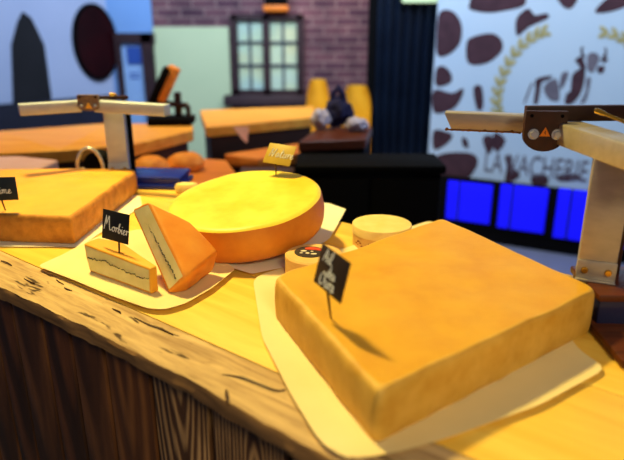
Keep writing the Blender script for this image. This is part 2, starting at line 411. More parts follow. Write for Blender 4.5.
# long split and a dark scorch in the front board
def gouge(px, wmax, name):
    P = [at(x, y, 0.0) for x, y in px]; bm = bmesh.new(); C = inv(cnt)
    L = smooth_pts([(p.x, p.y) for p in P], 6); n = len(L); top = []; bot = []
    for i, p in enumerate(L):
        d = (L[min(i+1, n-1)] - L[max(i-1, 0)]).normalized(); q = Vector((-d.y, d.x, 0)); w = wmax*math.sin(math.pi*(i+0.3)/(n-0.4))*(0.8 + 0.4*noise.noise(p*90))
        top.append((p + q*w, p - q*w))
    ring = []
    for a, b in top:
        m_ = (a+b)/2; ring.append([bm.verts.new(C @ Vector((a.x, a.y, Z0+0.0016))), bm.verts.new(C @ Vector((m_.x, m_.y, Z0+0.0006))), bm.verts.new(C @ Vector((b.x, b.y, Z0+0.0016))), bm.verts.new(C @ Vector((m_.x, m_.y, Z0-0.004)))])
    for A, B in zip(ring, ring[1:]):
        for k in range(4): bm.faces.new((A[k], A[(k+1) % 4], B[(k+1) % 4], B[k]))
    return obj(name, bm, M['pin'], cnt)
gouge([(134, 318), (148, 325), (160, 329), (173, 335)], 0.0024, 'split')
gouge([(222, 375), (240, 378), (254, 383), (275, 391), (286, 390)], 0.0028, 'split')
gouge([(1, 261), (6, 263), (12, 266)], 0.003, 'split')
gouge([(226, 390), (227, 396), (228, 404)], 0.003, 'split')
for q in ([(24, 279), (30, 282), (35, 284)], [(56, 280), (60, 283), (64, 285)], [(64, 288), (68, 290), (72, 291)], [(112, 309), (117, 311), (121, 313)]):
    gouge(q, 0.0014, 'split')

# ------------------------------------------------------------------ papers
def paper(px, label, mat='paper', z=0.0022, rise=None, seed=0.0, **kw):
    o = obj('paper_sheet', sheet(px, z, rise=rise, seed=seed, **kw), M[mat]); tag(o, label, 'paper', 'sheets of paper under the cheeses'); 
    md = None; return o
def edge_rise(h): return lambda q, f: h*max(0, f-0.8)**2/0.04
paper([(253, 282), (262, 276), (290, 268), (430, 222), (520, 262), (578, 352), (606, 371), (540, 408), (450, 440), (396, 456), (352, 463), (333, 455), (318, 443), (292, 400), (262, 340)],
      'large parchment sheet under the big square cheese with the brown-black tag', rise=edge_rise(0.004), rad=0.02)
paper([(38, 269), (62, 258), (96, 240), (140, 232), (205, 262), (226, 266), (236, 272), (212, 292), (186, 307), (165, 313), (148, 312), (112, 299), (76, 284)],
      'creased parchment sheet under the cut pale cheese with the ash line', rise=edge_rise(0.006), seed=4.0, rad=0.012)
paper([(-40, 246), (30, 247), (78, 247), (112, 226), (142, 206), (140, 196), (60, 190), (-40, 190)], 'paper sheet under the square cheese at the left end', 'white_paper', seed=7.0)
paper([(176, 222), (205, 262), (252, 276), (292, 268), (330, 240), (346, 211), (330, 205), (230, 190)], 'white paper sheet showing beside the round lit-topped wheel', 'white_paper', rise=edge_rise(0.004), seed=9.0)

# ------------------------------------------------------------------ cheeses
def quad_cheese(name, label, top_px, z, mats, rad, bulge, seed, grp):
    P = [at(x, y, z) for x, y in top_px]
    c = sum(P, Vector())/4; rt = thing(name, label, 'cheese', (c.x, c.y, Z0 + 0.0035), group=grp)
    Q = [Vector((p.x - c.x, p.y - c.y)) for p in P]
    out = densify(rounded(Q, rad, 7), 0.006)
    H = z - 0.0035
    prof = [(0.004, 0.0), (0.001, 0.003), (-bulge*0.6, H*0.25), (-bulge, H*0.5), (-bulge*0.7, H*0.75), (0.0, H-0.008), (0.002, H-0.003), (0.005, H-0.0005), (0.009, H)]
    bm = pillow(out, prof, 16, 0.0018, 26, seed)
    a = split_mats(bm, 0); b = split_mats(bm, 1); bm.free()
    obj('rind', a, mats[0], rt); obj('top_face', b, mats[1], rt); return rt
quad_cheese('square_cheese', 'large square orange-topped cheese block nearest the camera, on parchment', [(443, 217), (600, 289), (377, 392), (273, 276)], 0.075,
            (M['rind_side'], M['rind_big']), [0.02, 0.02, 0.014, 0.014], 0.001, 2.0, 'square cheese blocks')
quad_cheese('square_cheese', 'square golden cheese at the counter end, under the paddle-armed melter on the left', [(-62, 169), (140, 168), (71, 217), (-60, 213)][1:] + [(-40, 169)], 0.065,
            (M['rind_left_side'], M['rind_left']), [0.05, 0.006, 0.02, 0.03], 0.001, 5.0, 'square cheese blocks')

# round wheel, tipped towards the front
wn = Vector((-0.097, -0.124, 1)).normalized(); wc = Vector((-0.142, 1.22, Z0 + 0.104)); WT = 0.074
wq = Vector((0, 0, 1)).rotation_difference(wn)
wh = thing('round_cheese', 'round orange cheese wheel with top painted lamp-lit yellow and gold name card', 'cheese', tuple(wc - wn*WT), wq.to_euler())
circ = [Vector((0.164*math.cos(2*math.pi*k/128), 0.164*math.sin(2*math.pi*k/128))) for k in range(128)]
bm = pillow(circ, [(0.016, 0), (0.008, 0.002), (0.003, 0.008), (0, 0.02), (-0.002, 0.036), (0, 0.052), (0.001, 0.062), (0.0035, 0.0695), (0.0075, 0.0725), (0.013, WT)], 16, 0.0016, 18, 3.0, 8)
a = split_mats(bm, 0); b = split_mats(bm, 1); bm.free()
obj('rind', a, M['wheel_side'], wh); obj('top_face', b, M['wheel_top_lit'], wh)
# wooden wedge it leans on, at its far side
bm = bmesh.new(); w = [(-0.06, -0.03, 0), (0.06, -0.03, 0), (0.06, 0.04, 0), (-0.06, 0.04, 0), (-0.06, -0.03, 0.024), (0.06, -0.03, 0.030), (0.06, 0.04, 0.036), (-0.06, 0.04, 0.031)]
vs = [bm.verts.new(p) for p in w]
for f in ((0, 1, 2, 3), (4, 5, 6, 7), (0, 1, 5, 4), (1, 2, 6, 5), (2, 3, 7, 6), (3, 0, 4, 7)): bm.faces.new([vs[k] for k in f])
tag(obj('wooden_wedge', bm, M['bench_orange'], None, (-0.07, 1.29, Z0 + 0.004)), 'small wooden wedge propping up the far side of the round cheese wheel', 'wedge')

# Morbier-like cheese: a low slice and a leaning wedge
def hull_solid(bottom, top, bev=0.003, cut=4):
    bm = bmesh.new(); A = [bm.verts.new(p) for p in bottom]; B = [bm.verts.new(p) for p in top]; n = len(A)
    bm.faces.new(A[::-1]); bm.faces.new(B)
    for k in range(n): bm.faces.new((A[k], A[(k+1) % n], B[(k+1) % n], B[k]))
    return bm
def roughen(bm, amp, sc_, seed):
    bmesh.ops.recalc_face_normals(bm, faces=bm.faces[:]); bm.normal_update()
    for v in bm.verts: v.co += v.normal*amp*noise.noise(v.co*sc_ + Vector((seed, 0, 0)))
ZM = 0.0035
fl = at(88, 271, ZM); fr = at(151.5, 294, ZM)
slope_dir = (fr - fl).normalized(); back = Vector((-slope_dir.y, slope_dir.x, 0))
ms = thing('cheese_slice', 'low pale cheese slice with grey ash line, black name card stuck in it', 'cheese', tuple(fl), (0, 0, math.atan2(slope_dir.y, slope_dir.x)))
Ls = (fr - fl).length; HS = 0.05
bot = [(0.004, 0, 0), (Ls, 0, 0), (Ls + 0.001, 0.016, 0), (0.05, 0.046, 0), (0.0, 0.034, 0)]
topp = [(-0.006, 0.002, HS + 0.004), (Ls - 0.002, 0.004, HS - 0.004), (Ls - 0.001, 0.018, HS - 0.004), (0.05, 0.046, HS + 0.006), (-0.004, 0.034, HS + 0.007)]
bm = hull_solid(bot, topp)
bm.faces.ensure_lookup_table()
bmesh.ops.recalc_face_normals(bm, faces=bm.faces[:])
for f in bm.faces:
    n = f.normal; f.material_index = 0 if (n.y < -0.7) else 1
bmesh.ops.bevel(bm, geom=bm.edges[:], offset=0.0035, segments=3, affect='EDGES', profile=0.6, material=1)
bmesh.ops.triangulate(bm, faces=bm.faces[:]); bmesh.ops.subdivide_edges(bm, edges=bm.edges[:], cuts=3, use_grid_fill=True)
roughen(bm, 0.0012, 60, 1.0)
a = split_mats(bm, 0); b = split_mats(bm, 1); bm.free()
obj('paste', a, M['paste'], ms); obj('rind', b, M['rind_left'], ms)
def ash(pts, nrm, parent, w=0.0013, seed=0.0):       # crumbly dark line on a cut face
    bm = bmesh.new(); P = smooth_pts([(0, 0)]*2) and pts; N = 90; rnd = random.Random(seed)
    for i in range(N):
        t = i/(N-1)*(len(P)-1); k = min(int(t), len(P)-2); p = Vector(P[k]).lerp(Vector(P[k+1]), t-k)
        if rnd.random() < 0.15: continue
        side = (Vector(P[k+1]) - Vector(P[k])).normalized().cross(nrm)
        p = p + side*(noise.noise(p*170 + Vector((seed, 0, 0)))*0.0035)
        t_ = bmesh.new(); bmesh.ops.create_icosphere(t_, subdivisions=1, radius=1)
        for v in t_.verts: v.co = p + Vector((v.co.x, v.co.y, v.co.z))*w*rnd.uniform(0.4, 1.5)
        merge(bm, t_)
    return obj('ash_line', bm, M['ash'], parent)
yf = -0.0002
ash([(0.004, yf, HS*0.56), (Ls*0.18, yf, HS*0.60), (Ls*0.32, yf, HS*0.66), (Ls*0.5, yf, HS*0.58), (Ls*0.7, yf, HS*0.52), (Ls*0.97, yf+0.001, HS*0.52)], Vector((0, -1, 0)), ms, 0.0011, 1.0)

# the leaning wedge: tip up, rind face to the upper right
K = Vector((0, 0, Z0))
B1 = K + Vector((-0.251, 0.954, ZM)); A1 = K + Vector((-0.340, 1.080, 0.120)); A0 = K + Vector((-0.298, 1.053, 0.143)); B0 = K + Vector((-0.214, 0.939, 0.042))
C0 = K + Vector((-0.172, 1.030, 0.055)); M0 = K + Vector((-0.225, 1.056, 0.103)); Bm = at(187, 291, ZM); Cm = at(214, 270, ZM + 0.008)
C1 = K + Vector((-0.222, 1.040, ZM)); M1 = K + Vector((-0.262, 1.088, 0.072))
mw = thing('cheese_wedge', 'upright pale cheese wedge with orange rind leaning beside the low slice', 'cheese', (B1.x, B1.y, Z0 + ZM))
IV = inv(mw)
bm = bmesh.new()
pts = dict(A1=A1, A0=A0, B1=B1, B0=B0, C0=C0, M0=M0, Bm=Bm, Cm=Cm, C1=C1, M1=M1)
for k_, p in pts.items(): bm.verts.new(IV @ p)
r_ = bmesh.ops.convex_hull(bm, input=bm.verts[:])
bmesh.ops.delete(bm, geom=[v for v in bm.verts if not v.link_faces], context='VERTS')
bmesh.ops.dissolve_limit(bm, angle_limit=R(4), verts=bm.verts[:], edges=bm.edges[:])
bmesh.ops.recalc_face_normals(bm, faces=bm.faces[:])
cutn = (A0 - A1).cross(B1 - A1).normalized()
if cutn.y > 0: cutn = -cutn
for f in bm.faces: f.material_index = 0 if f.normal.dot(cutn) > 0.86 else 1
bmesh.ops.bevel(bm, geom=bm.edges[:], offset=0.006, segments=4, affect='EDGES', profile=0.55, material=1)
bmesh.ops.triangulate(bm, faces=bm.faces[:]); bmesh.ops.subdivide_edges(bm, edges=bm.edges[:], cuts=3, use_grid_fill=True)
roughen(bm, 0.0016, 45, 6.0)
a = split_mats(bm, 0); b = split_mats(bm, 1); bm.free()
obj('paste', a, M['paste'], mw); obj('rind', b, M['morbier_rind'], mw)
def lerp(a, b, t): return Vector(a).lerp(Vector(b), t)
ash([IV @ (lerp(A1, A0, 0.42)) + cutn*0.0003 + Vector((0.002, 0, -0.006)), IV @ lerp(lerp(A1, A0, 0.5), lerp(B1, B0, 0.55), 0.5) + cutn*0.0003, IV @ lerp(lerp(A1, A0, 0.5), lerp(B1, B0, 0.6), 0.93) + cutn*0.0003], cutn, mw, 0.0013, 2.0)

# ------------------------------------------------------------------ name cards
def card(label, c, rot, w, h, pin_base, mat, lines, ink, grp='name cards stuck in the cheeses'):
    rt = thing('name_card', label, 'card', (c[0], c[1], Z0 + c[2]), tuple(R(a) for a in rot), grp)
    obj('card', box((0, 0, 0), (w, 0.0012, h), 0.0005), mat, rt)
    p = inv(rt) @ Vector((pin_base[0], pin_base[1], Z0 + pin_base[2])); bm = bmesh.new()
    top = Vector((p.x*0.55, 0.0016, -h/2 + 0.006)); add_box(bm, top, (0.009, 0.0035, 0.007), None, 0.0008)
    tube(bm, [top, top.lerp(p, 0.5), p], [0.0019, 0.0018, 0.0012], 8)
    obj('pin', bm, M['pin'], rt)
    bm = bmesh.new()
    for (t, x, z, s, r_, sl) in lines: write(bm, t, x, z, s, r_, sl)
    obj('handwriting', bm, ink, rt); return rt
card('black name card with white writing stuck in the low pale slice', (-0.358, 1.036, 0.100), (-10.4, 0.4, -31.9), 0.07, 0.055, (-0.351, 1.0186, 0.05), M['slate'],
     [('M', -0.029, -0.009, 0.025, 0.0009, -0.05), ('orbier', -0.0085, -0.010, 0.0175, 0.00085, -0.05)], M['chalk'])
card('gold name card standing on the round lit-topped wheel', (-0.073, 1.333, 0.171), (-38.5, 2.2, -27.9), 0.07, 0.05, (-0.082, 1.335, 0.120), M['gold_card'],
     [('Nature', -0.024, -0.008, 0.0205, 0.0009, 0.0)], M['chalk'])
card('black name card cut by the picture edge, on the golden square cheese', (-0.667, 1.235, 0.117), (0, 0, 8), 0.075, 0.051, (-0.667, 1.25, 0.060), M['slate_blue'],
     [('rime', -0.006, -0.010, 0.0175, 0.0009, 0.0)], M['chalk'])
card('brown-black name card with three white lines on the big near square cheese', (0.025, 0.709, 0.148), (-12.5, 3.2, -61.2), 0.07, 0.055, (0.0258, 0.725, 0.072), M['slate_brown'],
     [('Ail', -0.024, 0.008, 0.017, 0.0009, 0.0), ('des', -0.008, -0.008, 0.015, 0.0009, 0.0), ('Ours', -0.022, -0.023, 0.018, 0.001, 0.0)], M['chalk'])

# ------------------------------------------------------------------ round boxed cheeses
def ring_pts(r, n=64): return [Vector((r*math.cos(2*math.pi*k/n), r*math.sin(2*math.pi*k/n))) for k in range(n)]
bxp = at(382, 223, 0.05)
rb = thing('boxed_cheese', 'round wooden box with plain cream lid behind the big square cheese', 'cheese box', (bxp.x, bxp.y, Z0 + 0.003), (0, 0, 0), 'round boxed cheeses')
obj('box_body', pillow(ring_pts(0.0615), [(0.001, 0), (0, 0.001), (0, 0.034), (0.001, 0.0345)], 4), M['box_wood'], rb)
obj('lid', pillow(ring_pts(0.063), [(0.0006, 0.028), (0, 0.0285), (0, 0.045), (0.001, 0.0465), (0.003, 0.047)], 6, 0.0004, 20), M['box_top'], rb)
bm = bmesh.new()
for k in range(26):                                   # brown print round the box wall
    a = R(206 + k*4.2 + random.uniform(-1, 1)); zc = 0.013 + 0.006*math.sin(k*0.9); L = random.uniform(0.002, 0.0055)
    add_box(bm, (0.0622*math.cos(a), 0.0622*math.sin(a), zc), (0.0006, L, random.uniform(0.001, 0.004)), Matrix.Rotation(a, 3, 'Z'))
    if k % 2: add_box(bm, (0.0622*math.cos(a+.02), 0.0622*math.sin(a+.02), zc - 0.007), (0.0006, L*0.8, 0.0012), Matrix.Rotation(a, 3, 'Z'))
obj('print', bm, M['ink_brown'], rb)
bp2 = at(314, 252, 0.045)
r2 = thing('boxed_cheese', 'round wooden box with red and black label, half behind the brown-black card', 'cheese box', (bp2.x, bp2.y, Z0 + 0.003), (0, 0, 0), 'round boxed cheeses')
obj('box_body', pillow(ring_pts(0.0545), [(0.001, 0), (0, 0.001), (0, 0.037), (0.0015, 0.0385)], 4), M['box_wood'], r2)
bm = pillow(ring_pts(0.0515), [(0, 0.036), (0, 0.0385), (0.001, 0.0395)], 6, 0.0003, 20); obj('top_paper', bm, M['box_wood'], r2)
lab = obj('label', pillow(ring_pts(0.029), [(0, 0.039), (0, 0.0402), (0.0005, 0.0404)], 3), M['ink_black'], r2, (-0.008, 0.006, 0))
bm = bmesh.new(); 
for (x, y, sx, sy) in ((-0.012, 0.003, 0.012, 0.007), (-0.004, -0.008, 0.008, 0.007), (0.008, -0.012, 0.012, 0.006), (-0.016, -0.007, 0.006, 0.004), (0.004, 0.001, 0.006, 0.004)):
    t_ = pillow([Vector((x + sx*0.5*math.cos(2*math.pi*k/10)*(0.8+0.3*random.random()), y + sy*0.5*math.sin(2*math.pi*k/10))) for k in range(10)], [(0, 0.0402), (0, 0.0411)], 2); merge(bm, t_, 0)
for f in bm.faces: f.material_index = 0
obj('picture', bm, M['ink_white'], lab)
bm = pillow(rounded([(-0.008, 0.010), (0.012, 0.008), (0.026, 0.000), (0.020, 0.017), (0.004, 0.024), (-0.010, 0.020)], 0.003, 3), [(0, 0.0402), (0, 0.0412)], 2)
for f in bm.faces: f.material_index = 0
obj('band', bm, M['ink_red'], lab)

# ------------------------------------------------------------------ raclette melters
def melter(name_label, foot, yaw, post_h, base_c, base_s, base_yaw, side_mat, steel, plate_mat, bars, plate, dark_arm, rod, warn, hex_, top_mat, board):
    rt = thing('cheese_melter', name_label, 'cheese melter', (foot.x, foot.y, Z0), (0, 0, 0), 'cheese melters on the counter')
    I = inv(rt)
    B = Matrix.Rotation(base_yaw, 3, 'Z'); bc = I @ base_c
    bm = bmesh.new(); add_box(bm, bc + Vector((0, 0, base_s[2]*0.5 + 0.004)), (base_s[0], base_s[1], base_s[2] - 0.012), B, 0.004); obj('base', bm, side_mat, rt)
    bm = bmesh.new(); add_box(bm, bc + Vector((0, 0, base_s[2] - 0.002)), (base_s[0] + 0.008, base_s[1] + 0.008, 0.012), B, 0.003); obj('base_top', bm, top_mat, rt)
    bm = bmesh.new(); add_box(bm, bc + Vector((0, -board/2, 0.008)), (base_s[0] + 0.02, base_s[1] + 0.02 + board, 0.013), B, 0.003); obj('base_board', bm, top_mat, rt)
    Pz = Matrix.Rotation(yaw, 3, 'Z'); zt = base_s[2] + 0.004
    p0 = Vector((0, 0, zt)); bm = bmesh.new()
    add_box(bm, p0 + Vector((0, 0, post_h/2)), (0.055, 0.042, post_h), Pz, 0.0015); post = obj('post', bm, steel, rt)
    bm = bmesh.new(); add_box(bm, p0 + Pz @ Vector((0.012, 0.034, post_h*0.49)), (0.052, 0.024, post_h*0.98), Pz, 0.0015); obj('rear_channel', bm, M['brown_metal'] if board else M['black'], rt)
    bm = bmesh.new(); add_box(bm, p0 + Pz @ Vector((0, -0.0225, 0.016)), (0.057, 0.003, 0.034), Pz, 0.0008); add_box(bm, p0 + Pz @ Vector((0, -0.026, 0.002)), (0.057, 0.010, 0.003), Pz, 0.0008); fp = obj('foot_plate', bm, steel, rt)
    for sx in (-0.017, 0.017):
        bm = bmesh.new(); a = p0 + Pz @ Vector((sx, -0.024, 0.017)); cyl(bm, a, a + Pz @ Vector((0, -0.004, 0)), 0.0058, 20, 0.0045); add_box(bm, a + Pz @ Vector((0, -0.0042, 0)), (0.009, 0.0006, 0.0012), Pz); obj('screw', bm, M['brass'], fp)
    for a, b, w, h, rag in bars:
        bm = bmesh.new(); bar_between(I @ a, I @ b, w, h, 0.0025, bm=bm)
        for v in bm.verts:
            if (a-b).normalized().dot(v.co - I @ a) > -0.02 and v.co.z < (I @ a).z - h*0.4 and rag: v.co += (b-a).normalized()*0.014
        obj_bar = obj('heater_bar', bm, steel, rt)
        if rag:                                       # burnt crust along the lower edge, one ragged strip
            bm = bmesh.new(); x = I @ b - I @ a; dx = x.normalized(); nrm = Vector((dx.y, -dx.x, 0)).normalized()
            if (I @ a + nrm - (I @ CAM)).length > (I @ a - nrm - (I @ CAM)).length: nrm = -nrm
            N = 60; rows = []
            for k in range(N + 1):
                p = (I @ a) + x*(0.02 + 0.95*k/N) + nrm*(w/2 + 0.0002) + Vector((0, 0, -h)); q = noise.noise(Vector((k*0.33, rag, 0))); q2 = noise.noise(Vector((k*0.45, rag, 9)))
                hi = 0.002 + 0.006*max(0, q)**1.2; lo = 0.0006 + 0.003*max(0, q2)
                rows.append([bm.verts.new(p + Vector((0, 0, -lo)) - nrm*0.003), bm.verts.new(p + Vector((0, 0, -lo)) + nrm*0.0006), bm.verts.new(p + Vector((0, 0, hi)) + nrm*0.0008), bm.verts.new(p + Vector((0, 0, hi)) - nrm*0.001)])
            for A, B in zip(rows, rows[1:]):
                for k in range(4): bm.faces.new((A[k], A[(k+1) % 4], B[(k+1) % 4], B[k]))
            bm.faces.new(rows[0][::-1]); bm.faces.new(rows[-1]); obj('burnt_crust', bm, M['gum'], obj_bar)
    # hinge plate with two bolts and a triangle
    pc, pyaw, pw, ph, drop = plate; Q = Matrix.Rotation(pyaw, 3, 'Z'); pc = I @ pc
    prof = [(-pw/2, ph*0.45), (pw/2, ph*0.45), (pw/2, -ph*0.2)] + [(pw/2*math.cos(a), -ph*0.2 - ph*drop*math.sin(a)) for a in [math.pi*k/12 for k in range(1, 12)]] + [(-pw/2, -ph*0.2)]
    bm = flat_poly([pc + Q @ Vector((x, 0, z)) for x, z in prof], 0.012, Q @ Vector((0, 1, 0))); pl = obj('hinge_plate', bm, plate_mat, rt)
    for sx in (-1, 1):
        bm = bmesh.new(); a = pc + Q @ Vector((sx*pw*hex_[0], 0, ph*hex_[1])); cyl(bm, a, a + Q @ Vector((0, -0.003, 0)), hex_[2]*1.25, 24); cyl(bm, a + Q @ Vector((0, -0.003, 0)), a + Q @ Vector((0, -0.008, 0)), hex_[2], 6, hex_[2]*0.8); obj('bolt', bm, hex_[3], pl)
    s = warn[0]; z0 = ph*warn[1]; bm = flat_poly([pc + Q @ Vector((x, -0.0012, z0 + z)) for x, z in ((-s, -s*0.8), (s, -s*0.8), (0, s))], 0.0013, Q @ Vector((0, 1, 0))); wt = obj('warning_triangle', bm, warn[2], pl)
    bm = flat_poly([pc + Q @ Vector((x, -0.0016, z0 + z)) for x, z in ((-s*.12, s*0.35), (s*.2, s*0.1), (0.02*s, s*0.05), (s*0.15, -s*0.5), (-s*.2, -s*0.02), (0, s*.02))], 0.0006, Q @ Vector((0, 1, 0))); obj('bolt_symbol', bm, M['ink_black'], wt)
    for (x, z) in ((-0.36, 0.33), (0.36, 0.33)):
        bm = bmesh.new(); a = pc + Q @ Vector((x*pw, 0, z*ph)); cyl(bm, a, a + Q @ Vector((0, -0.002, 0)), 0.0028, 12); obj('rivet', bm, M['black'], pl)
    bm = bmesh.new(); bar_between(I @ dark_arm[0], I @ dark_arm[1], 0.014, dark_arm[2], 0.001, bm=bm); obj('upper_arm', bm, M['brown_metal'], rt)
    if rod:
        bm = bmesh.new(); a, b = I @ rod[0], I @ rod[1]; d = (b-a).normalized(); tube(bm, [a - d*0.002, a, a + d*0.012, a + d*0.018, b], [0.003, 0.0048, 0.0048, 0.003, 0.003], 14); obj('handle_rod', bm, M['brass'], rt)
    return rt
# right-hand melter, turned so that its arms run past the camera
fR = Vector((0.456, 0.893, Z0))
ZT = 0.293
melter('large near cheese melter with brown hinge plate, right of the big square cheese', fR, R(-22), 0.258 - 0.064, Vector((0.568, 0.875, Z0)), (0.26, 0.11, 0.06), R(-2), M['navy_side'], M['steel'], M['brown_metal'],
       [(at(447, 112.5, ZT) + Vector((0, 0.016, 0)), at(528, 115.5, ZT) + Vector((0, 0.016, 0)), 0.034, 0.032, 26), (at(562, 122, ZT) + Vector((0.012, 0.008, 0)), at(662, 153, ZT) + Vector((0.014, 0.008, 0)), 0.05, 0.036, 0)],
       (atY(545.5, 128.5, 1.0) , R(-6), 0.068, 0.063, 0.42),
       (atY(526, 105.8, 1.03), atY(680, 104.5, 1.03), 0.026), (atY(596, 110.5, 0.985), atY(640, 128, 0.93)), (0.0085, -0.10, M['warn']), (0.28, -0.15, 0.0072, M['chrome']), M['mach_wood'], 0.10)
# left-hand melter
fL = Vector((-0.560, 1.715, Z0)); YL = 1.66
melter('pale-armed cheese melter on blue base behind the golden square cheese', fL, R(8), 0.222 - 0.036, Vector((-0.475, 1.725, Z0)), (0.20, 0.11, 0.032), R(-4), M['blue_side'], M['steel_pale'], M['grey_metal'],
       [(atY(18, 104, 1.58), atY(80, 100.5, YL), 0.034, 0.029, 0), (atY(97, 100.3, YL), atY(167, 104.5, 1.60), 0.034, 0.030, 0)],
       (atY(88.2, 103.5, YL - 0.025), R(3), 0.056, 0.05, 0.2),
       (atY(96, 95.8, YL + 0.03), atY(128, 95.6, YL + 0.06), 0.009), (atY(110, 94.5, YL + 0.02), atY(114, 94.6, YL + 0.02)), (0.0085, -0.12, M['warn_yellow']), (0.32, -0.12, 0.004, M['chrome']), M['blue_side'], 0.0)

# chrome hoop standing between the square cheese and the melter
hp = atY(92, 167, 1.70)
hb = thing('metal_hoop', 'small chrome hoop on a black spool behind the golden square cheese', 'hoop', (hp.x, hp.y, Z0))
zc = hp.z - Z0; bm = bmesh.new()
arc = [(0.036*math.cos(R(a)) - 0.0, -0.012, zc + 0.057*math.sin(R(a))) for a in range(0, 181, 12)]
tube(bm, [(0.036, -0.012, 0.002)] + arc + [(-0.036, -0.012, 0.002)], 0.0055, 10); obj('hoop', bm, M['chrome'], hb)
bm = cyl(bmesh.new(), (0.012, 0.0, zc + 0.006), (0.014, 0.045, zc + 0.006), 0.036, 28); add_box(bm, (0.012, 0.02, zc/2), (0.05, 0.03, zc), None, 0.003); obj('spool', bm, M['black'], hb)
# pale paper end and loaf by the blue base
pz = at(187, 188, 0.012)
tag(obj('bread_end', pillow([Vector((0.034*math.cos(a)*(1 + 0.1*math.sin(3*a)), 0.02*math.sin(a))) for a in [2*math.pi*k/40 for k in range(40)]], [(0.004, 0), (0, 0.006), (0.001, 0.016), (0.006, 0.024), (0.012, 0.026)], 5, 0.002, 40), M['box_top'], None, (pz.x, pz.y, Z0 + 0.001), (0, 0, 0.3)), 'pale bread end on the counter between the blue base and the round wheel', 'bread')

# ------------------------------------------------------------------ the room
def struct(name, bm, mats, parent=None, **kw):
    o = obj(name, bm, mats, parent, **kw)
    if not parent: o['kind'] = 'structure'
    return o
struct('floor', box((0.5, 3.0, -0.05), (9, 9, 0.1)), M['floor'])
YB = 5.6                                              # brick wall
FW, FU = Vector((0, -1, 0)), Vector((0, 0, 1))
def atB(x, y, d=0.0): return atY(x, y, YB - d)
xl = atB(155, 50).x; xr = atB(376, 50).x + 0.5
bw = struct('wall_back', box(((xl+xr)/2, YB + 0.1, 1.4), (xr-xl, 0.2, 2.8)), M['brick'])
# blue plastered stretch with the door, left of the brick
xd0 = atB(112, 50).x
struct('wall_door_side', box(((xd0+xl)/2 - 0.3, YB + 0.12, 1.4), (xl-xd0 + 0.6, 0.2, 2.8)), M['wall_blue'])
def rect(x0, y0, x1, y1, d0, d1, bev=0.0, bm=None):   # box on the back wall covering a pixel rectangle, from depth d0 to d1 in front of the wall
    ym = min((y0+y1)/2, 70); a = atB(x0, ym, d1); b = atB(x1, ym, d1); a.z = atB(x0, y0, d1).z; b.z = atB(x0, y1, d1).z; bm = bm or bmesh.new()
    add_box(bm, ((a.x+b.x)/2, YB - (d0+d1)/2, (a.z+b.z)/2), (abs(b.x-a.x), d1-d0, abs(a.z-b.z)), None, bev); return bm
dr = struct('door_1', rect(122, 42, 146, 330, -0.02, 0.03), M['door_pale'])
bm = rect(119, 33, 154, 43, 0, 0.08); rect(143, 33, 154, 330, 0, 0.08, bm=bm); rect(117, 33, 123, 330, 0, 0.05, bm=bm); obj('door_frame', bm, M['frame_dark'], dr)
sg = obj('sign', rect(127, 47, 141, 64, 0.03, 0.045), M['sign_blue'], dr); sg['label'] = 'small blue sign on the door'
bm = bmesh.new()
for y in (73, 77): rect(129, y, 139, y + 1.5, 0.03, 0.036, bm=bm)
obj('notice', bm, M['sign_blue'], dr)
struct('wall_panel', rect(156, 27, 230, 160, -0.02, 0.04), M['mint'])
# window
wd = struct('window_1', rect(237, 17, 300, 90, -0.03, 0.005), None or base_mat('window_glass', rgb(150, 190, 190), 0.1))
gm = wd.data.materials[0]; v = coords(gm); f = noise_n(gm, v, 2.2, 2)
r_ = ramp(gm, f, [(0.35, rgb(190, 222, 214)), (0.5, rgb(208, 230, 196)), (0.65, rgb(220, 222, 170))]); lk(gm, r_.outputs['Color'], gm.node_tree.nodes['Principled BSDF'].inputs['Base Color'])
bm = rect(231, 14, 303, 20, 0, 0.06); rect(232, 90, 303, 97, 0, 0.06, bm=bm)
for x0, x1 in ((231, 238), (263, 270), (297, 304)): rect(x0, 15, x1, 96, 0, 0.06, bm=bm)
obj('window_frame', bm, M['frame_dark'], wd)
mt = mottled('grey_muntin', rgb(88, 96, 100), rgb(100, 106, 108), 10, 0.7, 0)
bm = bmesh.new()
for x0, x1 in ((249, 251.5), (282, 284.5)): rect(x0, 20, x1, 90, 0, 0.03, bm=bm)
for y in (41, 64): rect(238, y, 297, y + 2.5, 0, 0.03, bm=bm)
obj('muntins', bm, mt, wd)
obj('window_sill', rect(222, 96, 312, 106, 0, 0.16, 0.01), M['violet_brown'], wd)
# wall lamp over the window
lp = thing('wall_lamp', 'dark wall lamp with amber underside above the window', 'lamp', tuple(atB(275, 6, 0.0)))
I = inv(lp); bm = rect(264, -8, 287, 5, 0, 0.16, 0.01); bmesh.ops.transform(bm, matrix=I, verts=bm.verts); obj('lamp_hood', bm, M['black'], lp)
bm = rect(263, 5, 288, 11, 0.01, 0.17, 0.01); bmesh.ops.transform(bm, matrix=I, verts=bm.verts); obj('lamp_shade', bm, M['lamp_glow'], lp)
# side wall on the left, seen at an angle
P0 = Vector((-3.1, 4.35, 0)); P1 = Vector((xd0 - 0.02, YB + 0.02, 0)); ld = (P1-P0).normalized(); ln = Vector((ld.y, -ld.x, 0))
P0 = P1 - ld*4.6
def onL(x, y, d=0.0): return on(x, y, P1 + ln*d, ln)
mid = (P0+P1)/2 - ln*0.1; bm = bmesh.new(); add_box(bm, (mid.x, mid.y, 1.4), ((P1-P0).length, 0.2, 2.8), Matrix.Rotation(math.atan2(ld.y, ld.x), 3, 'Z'))
lw = struct('wall_left', bm, M['wall_white'])
nc = flat_poly([onL(x, y, 0.0) for x, y in ((22, 12), (17, 22), (11, 45), (14, 140), (52, 140), (50, 95), (43, 45), (36, 30), (30, 18))], 0.03, ln)
struct('arch_niche', nc, M['niche'])  # arched niche as a flat slab, its dark recess put into the colour
